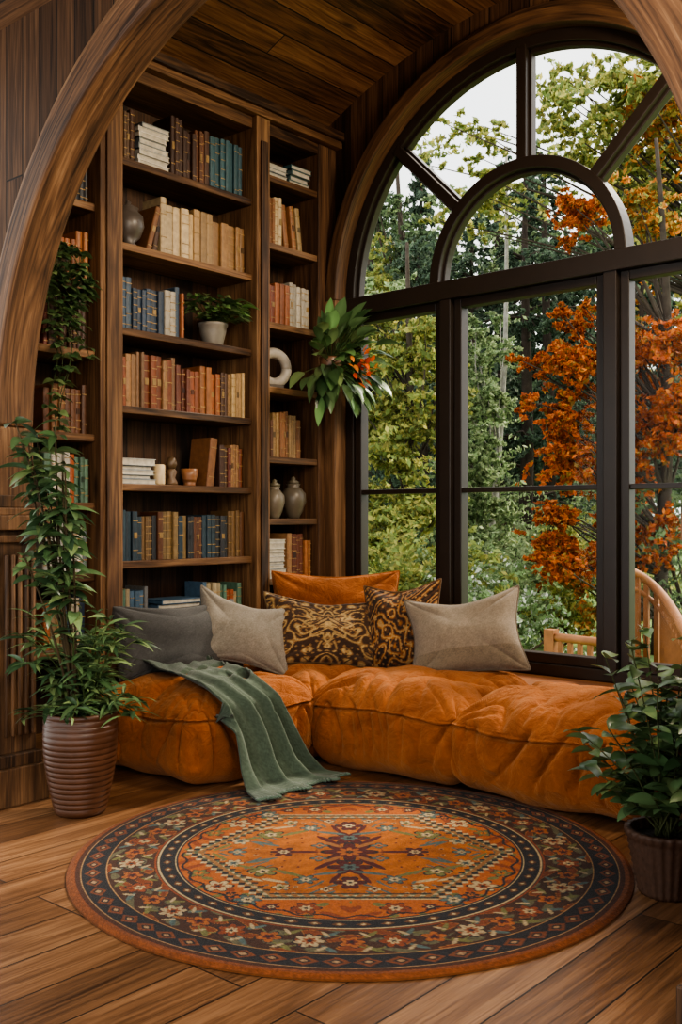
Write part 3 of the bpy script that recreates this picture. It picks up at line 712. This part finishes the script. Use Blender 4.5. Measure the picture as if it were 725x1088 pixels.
for k in range(42):
    a=random.uniform(0,2*math.pi);rr_=random.uniform(.05,.28);zz_=random.uniform(.26,.78)
    P=stem(m,(random.uniform(-.03,.03),random.uniform(-.03,.03),.17),(rr_*math.cos(a),rr_*math.sin(a),zz_),(0,0,.05),.0035,(.07,.08,.03))
    for t in range(3,10):
        for q in range(2):
            b=random.uniform(0,2*math.pi);leaf(m,P[t],(math.cos(b),math.sin(b),random.uniform(-.1,.6)),random.uniform(.055,.10),random.uniform(.036,.056),random.choice([G1,G2,GL,G2]),.5)
m.build('foliage',[M_leaf,M_bark],parent=e)
e=empty('potted_fern',(3.60,BY+.085,shelves[1][4]));pot=MB()
lathe(pot,[(0,0),(.05,0),(.055,.01),(.07,.07),(.074,.1),(.08,.105),(.08,.118),(.07,.118),(.066,.1),(0,.095)],32,col=(.23,.205,.17));pot.build('pot',M_ceram,parent=e)
m=MB();soil(m,.065,.1)
for k in range(120):
    a=random.uniform(0,2*math.pi);rr_=random.uniform(.02,.15);x=rr_*math.cos(a)*1.3;y=-abs(rr_*math.sin(a))*.8+.0;zz_=.13+random.uniform(0,.11)
    stem(m,(0,0,.1),(x,y,zz_),(0,0,.02),.002,n=5);leaf(m,(x,y,zz_),(math.cos(a),-abs(math.sin(a)),.4),random.uniform(.06,.11),.042,random.choice([G2,GL,(.12,.22,.07)]),1.0)
m.build('foliage',[M_leaf,M_bark],parent=e)
e=empty('hanging_flowering_plant',(4.27,BY-.16,2.02));pot=MB()
lathe(pot,[(0,-.07),(.04,-.06),(.06,-.02),(.065,.03),(.06,.04),(.05,.03),(0,.02)],24,col=(.16,.08,.04));tube(pot,[(0,.06,.03),(.02,.158,.10)],.006,6,(.1,.06,.03));pot.build('pot',M_ceram,parent=e)
m=MB()
for k in range(120):
    a=random.uniform(0,2*math.pi);el=random.uniform(-1.1,1.2);d=np.array([math.cos(a)*math.cos(el),-abs(math.sin(a)*math.cos(el)),math.sin(el)])
    b=d*random.uniform(.05,.29);b[0]=min(b[0],.12)
    stem(m,(0,0,0),b,(0,0,.01),.003,n=5);leaf(m,b,d*np.array([.7,1,1])+np.array([0,0,.15]),random.uniform(.10,.18),random.uniform(.050,.080),random.choice([G2,GL,G1,(.12,.23,.08)]),.9)
for k in range(40):
    a=random.uniform(0,2*math.pi);b=np.array([-.08,-.30,-.05])+rng.normal(0,1,3)*np.array([.03,.03,.04]);stem(m,(0,-.1,0),b,(0,0,.01),.002,n=4);leaf(m,b,(math.cos(a),-.8,math.sin(a)),.05,.026,random.choice([(.6,.11,.02),(.65,.22,.04),(.45,.06,.02)]),.2)
m.build('foliage',[M_leaf,M_bark],parent=e)
e=empty('trailing_ivy',(2.62,BY+.06,2.24));pot=MB()
lathe(pot,[(0,0),(.045,0),(.06,.08),(.062,.1),(.055,.1),(.05,.08),(0,.075)],24,col=(.2,.12,.07));pot.build('pot',M_ceram,parent=e)
m=MB()
for k in range(11):
    x=random.uniform(-.14,.08);P=[];L=random.uniform(.2,.90)
    for t in np.linspace(0,1,14): P.append((x*min(1,t*5)+.035*math.sin(t*9+k),-.12*min(1,t*6)+.02*math.sin(t*7+k*2),.09+.06*math.sin(min(1,t*5)*math.pi)-L*max(0,t-.1)))
    tube(m,P,.002,5,(.06,.08,.03),1)
    for p in P:
        for q in range(3):
            a=random.uniform(0,2*math.pi);leaf(m,p,(math.cos(a),math.sin(a)-.4,.1),random.uniform(.04,.07),.04,random.choice([G1,G2,GL]),.8,rows=4)
m.build('foliage',[M_leaf,M_bark],parent=e)

# ---------------------------------------------------------------- outdoors
GZ=-.35
def leaves(mb,p,size,pal,cmul=1.0):
    n=len(p);u=rng.normal(size=(n,3));u/=np.linalg.norm(u,axis=1)[:,None];w=rng.normal(size=(n,3));w-=(w*u).sum(1)[:,None]*u;w/=np.linalg.norm(w,axis=1)[:,None]
    s=size*rng.uniform(.5,1.3,n)[:,None]
    V=np.stack([p-u*s,p+w*s*.5,p+u*s,p-w*s*.5],1).reshape(-1,3)
    pal=np.array(pal);c=pal[rng.integers(0,len(pal),n)]*rng.uniform(.5,1.3,(n,1))*cmul
    mb.add(V,np.arange(n*4).reshape(n,4),np.repeat(c,4,0),0)
def spray(cen,rad,n):
    k=max(6,n//26);o=np.array(cen)+rng.normal(0,.42,(k,3))*np.array(rad)
    d=rng.normal(size=(k,3))*np.array([1,1,.45]);d[:,2]-=.25;d/=np.linalg.norm(d,axis=1)[:,None]
    L=np.array(rad).mean()*rng.uniform(.4,1.0,k)
    i=rng.integers(0,k,n);t=rng.random(n)[:,None]
    return o[i]+d[i]*t*L[i][:,None]+rng.normal(0,.05,(n,3))*np.array([1,1,.5])*np.array(rad).mean()
YG=[(.32,.33,.09),(.25,.30,.09),(.42,.39,.12),(.17,.23,.07)]
LG=[(.30,.38,.20),(.24,.33,.16),(.38,.45,.25),(.16,.24,.11)]
DG=[(.10,.155,.075),(.12,.18,.09),(.15,.21,.095),(.07,.11,.055)]
OR=[(.52,.13,.025),(.38,.08,.016),(.62,.20,.045),(.27,.06,.016),(.45,.13,.035),(.30,.17,.04)]
OY=[(.52,.24,.06),(.38,.30,.08),(.28,.30,.09),(.50,.17,.035)]
SP=[(.070,.110,.070),(.09,.135,.09),(.115,.16,.11),(.05,.08,.055)]
FAR=[(.44,.50,.42),(.50,.55,.46),(.38,.44,.37),(.54,.56,.45)]  # pale tones put distance haze into the leaf colour
def decid(name,base,h,blobs,bark=(.07,.055,.042),r=.1):
    m=MB();b=np.array([base[0],base[1],GZ])
    top=b+np.array([random.uniform(-.2,.2),random.uniform(-.2,.2),h])
    P=[b+(top-b)*t+np.array([.12*math.sin(t*5),.12*math.cos(t*4)-.12,0]) for t in np.linspace(0,1,14)]
    tube(m,P,np.linspace(r,r*.25,14),8,bark,1)
    for cen,rad,n,size,pal in blobs:
        cen=np.array(cen);a=max(.12,min(.9,((cen[2]-GZ)*.75)/h));s=P[int(a*13)]
        for q in range(6):
            e_=cen+rng.normal(0,.55,3)*np.array(rad)
            mid=(s+e_)/2+rng.normal(0,.15,3);pp=[(1-t)**2*s+2*t*(1-t)*mid+t*t*e_ for t in np.linspace(0,1,7)]
            tube(m,pp,np.linspace(r*.26,.005,7),5,bark,1)
            leaves(m,spray(e_,np.array(rad)*.5,n//8),size,pal)
        leaves(m,spray(cen,np.array(rad)*1.1,n*2//8),size,pal)
    return m.build(name,[M_leaf_out,M_bark])
def blob(px,py,D,rpx,n,size,pal,ry=None):
    r=rpx*D/F;rz=(ry or rpx)*D/F;return (W(px,py,D),(r,r,rz),n,size,pal)
def gxy(px,D): p=W(px,550,D);return (p[0],p[1])
decid('maple_tree',gxy(700,11),5.6,[blob(605,390,10.8,32,4600,.038,OR,26),blob(592,440,10.8,28,2800,.038,OR,18),blob(608,492,10.8,36,4600,.038,OR,26),blob(605,592,10.6,36,4800,.038,OR,28),blob(588,545,10.6,22,1600,.038,OR,14),blob(700,370,11,50,6000,.038,OR,40),blob(705,450,11,50,5000,.038,OR,36),
  blob(650,505,11.2,44,4200,.038,OR,30),blob(705,560,11,42,3500,.038,OR,26),blob(612,232,11,28,2400,.04,OR,18),blob(690,225,11.2,46,2600,.042,OY,26),blob(625,640,10.8,30,1600,.038,OY),blob(568,385,11,18,900,.038,OR,10),blob(660,330,11.4,30,1400,.04,OY),blob(620,335,11,24,1300,.04,OR,14)],r=.09)
decid('beech_tree',gxy(800,13),8.6,[blob(640,105,12,60,3400,.05,YG,26),blob(700,130,12,60,3800,.05,OY,30),blob(590,95,12.5,40,1300,.048,YG,20),blob(715,60,12,50,2600,.05,YG,30),blob(690,190,13,60,3600,.05,YG,34),blob(760,250,13,80,4000,.055,YG),blob(480,150,13,44,1200,.048,YG,26),blob(525,215,13,44,1700,.048,YG,26),blob(600,170,13,44,1500,.048,YG,24)],r=.13)
decid('birch_tree',gxy(512,14),6.6,[blob(512,430,14,34,4400,.045,LG,46),blob(505,500,13.6,38,4800,.045,LG,46),blob(515,570,13.6,38,4400,.045,LG),blob(518,365,14,26,2000,.045,LG)],bark=(.4,.38,.34),r=.06)
decid('hazel_tree',gxy(415,13),5.0,[blob(412,380,13,44,5600,.048,YG),blob(440,440,13,42,5600,.048,YG),blob(400,480,12.6,42,5000,.048,YG),blob(420,560,12.4,50,6400,.048,YG),blob(400,325,13.5,32,1500,.048,LG)],r=.09)
decid('elm_tree',gxy(430,18),8.0,[blob(430,265,18,46,3400,.06,DG),blob(395,300,18,44,3200,.06,YG),blob(470,300,18,46,3200,.06,DG),blob(590,290,19,50,2800,.06,DG),blob(530,280,19,50,2800,.06,LG),blob(400,220,18,30,1200,.06,DG)],r=.12)
def pine(name,px,D,h,r,lean_):
    m=MB();x,y=gxy(px,D);P=[(x+lean_*t+.06*math.sin(t*7),y+.05*math.cos(t*6),GZ-.1+h*t) for t in np.linspace(0,1,16)]
    tube(m,P,np.linspace(r,r*.22,16),10,(.045,.033,.026),1)
    for k in range(30):
        t=random.uniform(.30,1);b=np.array(P[int(t*15)]);a=random.uniform(0,6.28);L=(1.3-t)*random.uniform(.6,1.5);e_=b+np.array([L*math.cos(a),L*math.sin(a),random.uniform(-.25,.2)])
        tube(m,[b,(b+e_)/2+[0,0,.08],e_],[.03,.02,.006],5,(.05,.038,.03),1)
        leaves(m,spray(e_*.7+b*.3,(L*.6,L*.6,.22),420 if t>.4 else 120),.045,SP)
    leaves(m,spray(np.array(P[-1]),(.35,.35,.4),900),.045,SP)
    m.build(name,[M_leaf_out,M_bark])
for k,(px_,D_,h_,r_,l_) in enumerate([(556,15.5,7.0,.14,.12),(583,17.5,7.6,.15,-.1),(500,16.5,6.4,.10,.1),(452,15.5,5.6,.09,-.15),(530,19,7.6,.16,.0),(680,16,7,.12,.1)]): pine('pine_tree' if k==0 else 'pine_tree.%03d'%k,px_,D_,h_,r_,l_)
def spruce_mesh(seed,h=10.,n=18000):
    m=MB();tube(m,[(0,0,0),(0.05,0,h*.5),(0,0,h)],[.17,.1,.02],8,(.075,.058,.045),1)
    P=[]
    L=int(h*2.8)
    for i in range(L):
        z=h*.22+h*.78*i/L;rm=(1-z/h)**.75*h*.17+.1
        for k in range(6):
            a=rng.uniform(0,2*np.pi);r1=rm*rng.uniform(.45,1.2)
            t=rng.random(n//(L*6));rr=r1*t**.7
            w=.075*(1-t*.5)*rm/1.2+.02
            P.append(np.stack([rr*np.cos(a)+rng.normal(0,1,len(t))*w,rr*np.sin(a)+rng.normal(0,1,len(t))*w,z-.30*rr+rng.normal(0,.04,len(t))],1))
            tube(m,[(0,0,z),(r1*np.cos(a),r1*np.sin(a),z-.30*r1)],[.025,.006],4,(.06,.045,.035),1,cap=False)
    leaves(m,np.concatenate(P),.062,SP)
    return m.build('spruce_tree',[M_leaf_out,M_bark])
s1=spruce_mesh(1);s1.location=(*gxy(565,19),GZ);s1.scale=(.70,.70,.80)
pos=[(610,18,.66),(448,20,.90),(535,23,.80),(655,21,.95),(392,21,1.12),(705,21,1.05),(478,25,.92),(590,26,.95),(365,25,1.15),(765,22,1.1),(630,28,1.05),(425,30,1.1),(500,20,.62)]
for k,(px,D,s) in enumerate(pos):
    o=bpy.data.objects.new('spruce_tree.%03d'%(k+1),s1.data);SC.collection.objects.link(o);o.location=(*gxy(px,D),GZ-.1);o.scale=(s*.9,s*.9,s);o.rotation_euler=(0,0,k*1.3)
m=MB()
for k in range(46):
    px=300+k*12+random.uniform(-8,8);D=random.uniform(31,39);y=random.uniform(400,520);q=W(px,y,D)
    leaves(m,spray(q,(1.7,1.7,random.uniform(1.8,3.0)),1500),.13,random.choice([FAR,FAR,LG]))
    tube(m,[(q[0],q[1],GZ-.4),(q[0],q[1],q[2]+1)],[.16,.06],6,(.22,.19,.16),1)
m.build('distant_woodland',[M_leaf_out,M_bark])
def shrub(name,px,D,w,h,pal,n=5000,size=.036):
    m=MB();x,y=gxy(px,D)
    for q in range(9):
        c=(x+random.uniform(-w,w)*.5,y+random.uniform(-w,w)*.5,GZ+h*random.uniform(.25,.8));leaves(m,spray(c,(w*.35,w*.35,h*.35),n//9),size,pal)
        tube(m,[(x,y,GZ-.05),c],[.025,.01],5,(.07,.05,.03),1)
    m.build(name,[M_leaf_out,M_bark])
WH=[(.60,.62,.56),(.24,.33,.17),(.17,.26,.11),(.15,.23,.10)]
shrub('flowering_shrub',525,9.6,.9,1.1,WH,5500,.030)
for k,(px,D,w,h,pal) in enumerate([(395,10.5,1.2,1.6,YG),(450,10,1.1,1.3,YG),(488,11,1.1,1.3,LG),(560,13,1.5,1.2,LG),(585,11.4,.8,.8,YG),(650,14,1.6,1.4,YG),(430,15,1.8,2.0,DG),(500,16,2.0,2.0,LG),(740,11.5,1.5,1.8,DG),(610,16,2,1.5,YG),(700,16,2,2.2,LG)]):
    shrub('garden_shrub' if k==0 else 'garden_shrub.%03d'%k,px,D,w,h,pal)
t=NT('lawn_grass');tc=t.n('ShaderNodeTexCoord');n=t.noise(tc.outputs['Object'],1.2,8,.7)
t.l(t.ramp(n,[(.3,(.07,.13,.035)),(.6,(.18,.28,.07)),(.8,(.32,.32,.11))]),t.b.inputs['Base Color']);t.b.inputs['Roughness'].default_value=1
mb=MB();n_=40;gx=np.linspace(4.7,60,n_);gy=np.linspace(-30,60,n_);GX,GY=np.meshgrid(gx,gy,indexing='ij');dist=np.hypot(GX,GY)
Z=GZ+np.clip(dist-16,0,99)*.03+.04*np.sin(GX*1.3)*np.cos(GY)
i,j=np.meshgrid(np.arange(n_-1),np.arange(n_-1),indexing='ij')
mb.add(np.stack([GX,GY,Z],-1).reshape(-1,3),np.stack([i*n_+j,(i+1)*n_+j,(i+1)*n_+j+1,i*n_+j+1],-1).reshape(-1,4),smooth=True)
mb.build('lawn',t.m)
OW=(.30,.118,.040)
m=MB();a=np.array(W(586,550,8.2));b=np.array(W(672,550,7.6))
def railing(m,P,z0,ztop,nb,slat=.035):
    P=np.array(P);cum=np.concatenate([[0],np.cumsum(np.linalg.norm(np.diff(P[:,:2],axis=0),axis=1))])
    for k in range(nb):
        s=cum[-1]*k/(nb-1);x=np.interp(s,cum,P[:,0]);y=np.interp(s,cum,P[:,1]);z=np.interp(s,cum,P[:,2])
        big=k in(0,nb-1);w=.045 if big else slat/2
        box(m,(x-w,y-w,z0),(x+w,y+w,z+(.06 if big else 0)),OW)
    for dz in(0,-(ztop)):
        tube(m,[(p[0],p[1],p[2]+dz) for p in P],.035 if dz==0 else .025,8,OW)
railing(m,[(*a[:2],.18),(*b[:2],.18)],GZ,.33,9);m.build('deck_railing',M_out)
m=MB();P=[]
for t_ in np.linspace(0,1,14):
    q=W(664+t_*75,550,7.4-.9*t_+.5*math.sin(t_*math.pi));P.append((q[0],q[1],.76-.50*t_**1.6))
railing(m,P,GZ,.62,17)
tube(m,[(p[0],p[1],p[2]-.12) for p in P],.02,8,OW)
m.build('curved_garden_fence',M_out)

# ---------------------------------------------------------------- light, world, camera
w=bpy.data.worlds.new('sky');SC.world=w;w.use_nodes=True;nt=w.node_tree;bg=nt.nodes['Background']
tc=nt.nodes.new('ShaderNodeTexCoord');nz=nt.nodes.new('ShaderNodeTexNoise');nz.inputs['Scale'].default_value=2.5;nt.links.new(tc.outputs['Generated'],nz.inputs['Vector'])
rp=nt.nodes.new('ShaderNodeValToRGB');rp.color_ramp.elements[0].color=(.84,.89,.93,1);rp.color_ramp.elements[1].color=(1,.98,.92,1);rp.color_ramp.elements[0].position=.3;rp.color_ramp.elements[1].position=.6
nt.links.new(nz.outputs[0],rp.inputs[0]);nt.links.new(rp.outputs[0],bg.inputs[0]);bg.inputs[1].default_value=2.05
def area(name,loc,tgt,size,power,col):
    l=bpy.data.lights.new(name,'AREA');l.size=size;l.energy=power;l.color=col;o=bpy.data.objects.new(name,l);SC.collection.objects.link(o);o.location=loc
    o.rotation_euler=(Vector(tgt)-Vector(loc)).to_track_quat('-Z','Y').to_euler();return o
area('room_fill_light',(.9,-.6,2.7),(3.2,3.4,1.4),1.1,66,(1,.80,.58))  # added warm fill aimed into the nook, not an actual lamp
area('nook_fill_light',(3.5,1.0,3.1),(3.2,3.8,1.6),.5,56,(1,.82,.60))  # added out-of-view fill for the shelf side; no fixture in the nook
l=bpy.data.lights.new('ceiling_fill_light','POINT');l.energy=12;l.shadow_soft_size=.25;l.color=(1,.78,.52);o=bpy.data.objects.new('ceiling_fill_light',l);SC.collection.objects.link(o);o.location=(2.9,1.2,2.75)  # unseen point fill added to lift the ceiling; no pendant hangs here
s=bpy.data.lights.new('sun','SUN');s.energy=5.5;s.angle=.15;s.color=(1,.88,.7);o=bpy.data.objects.new('sun',s);SC.collection.objects.link(o)
o.rotation_euler=Vector((-.75,.25,-.8)).to_track_quat('-Z','Y').to_euler()
cam=bpy.data.cameras.new('camera');co=bpy.data.objects.new('camera',cam);SC.collection.objects.link(co);SC.camera=co
cam.sensor_fit='VERTICAL';cam.sensor_height=24;cam.lens=24*F/1088;cam.shift_y=6/1088;cam.clip_end=300
co.location=(0,0,H);co.rotation_euler=(math.radians(90),0,math.radians(-49))
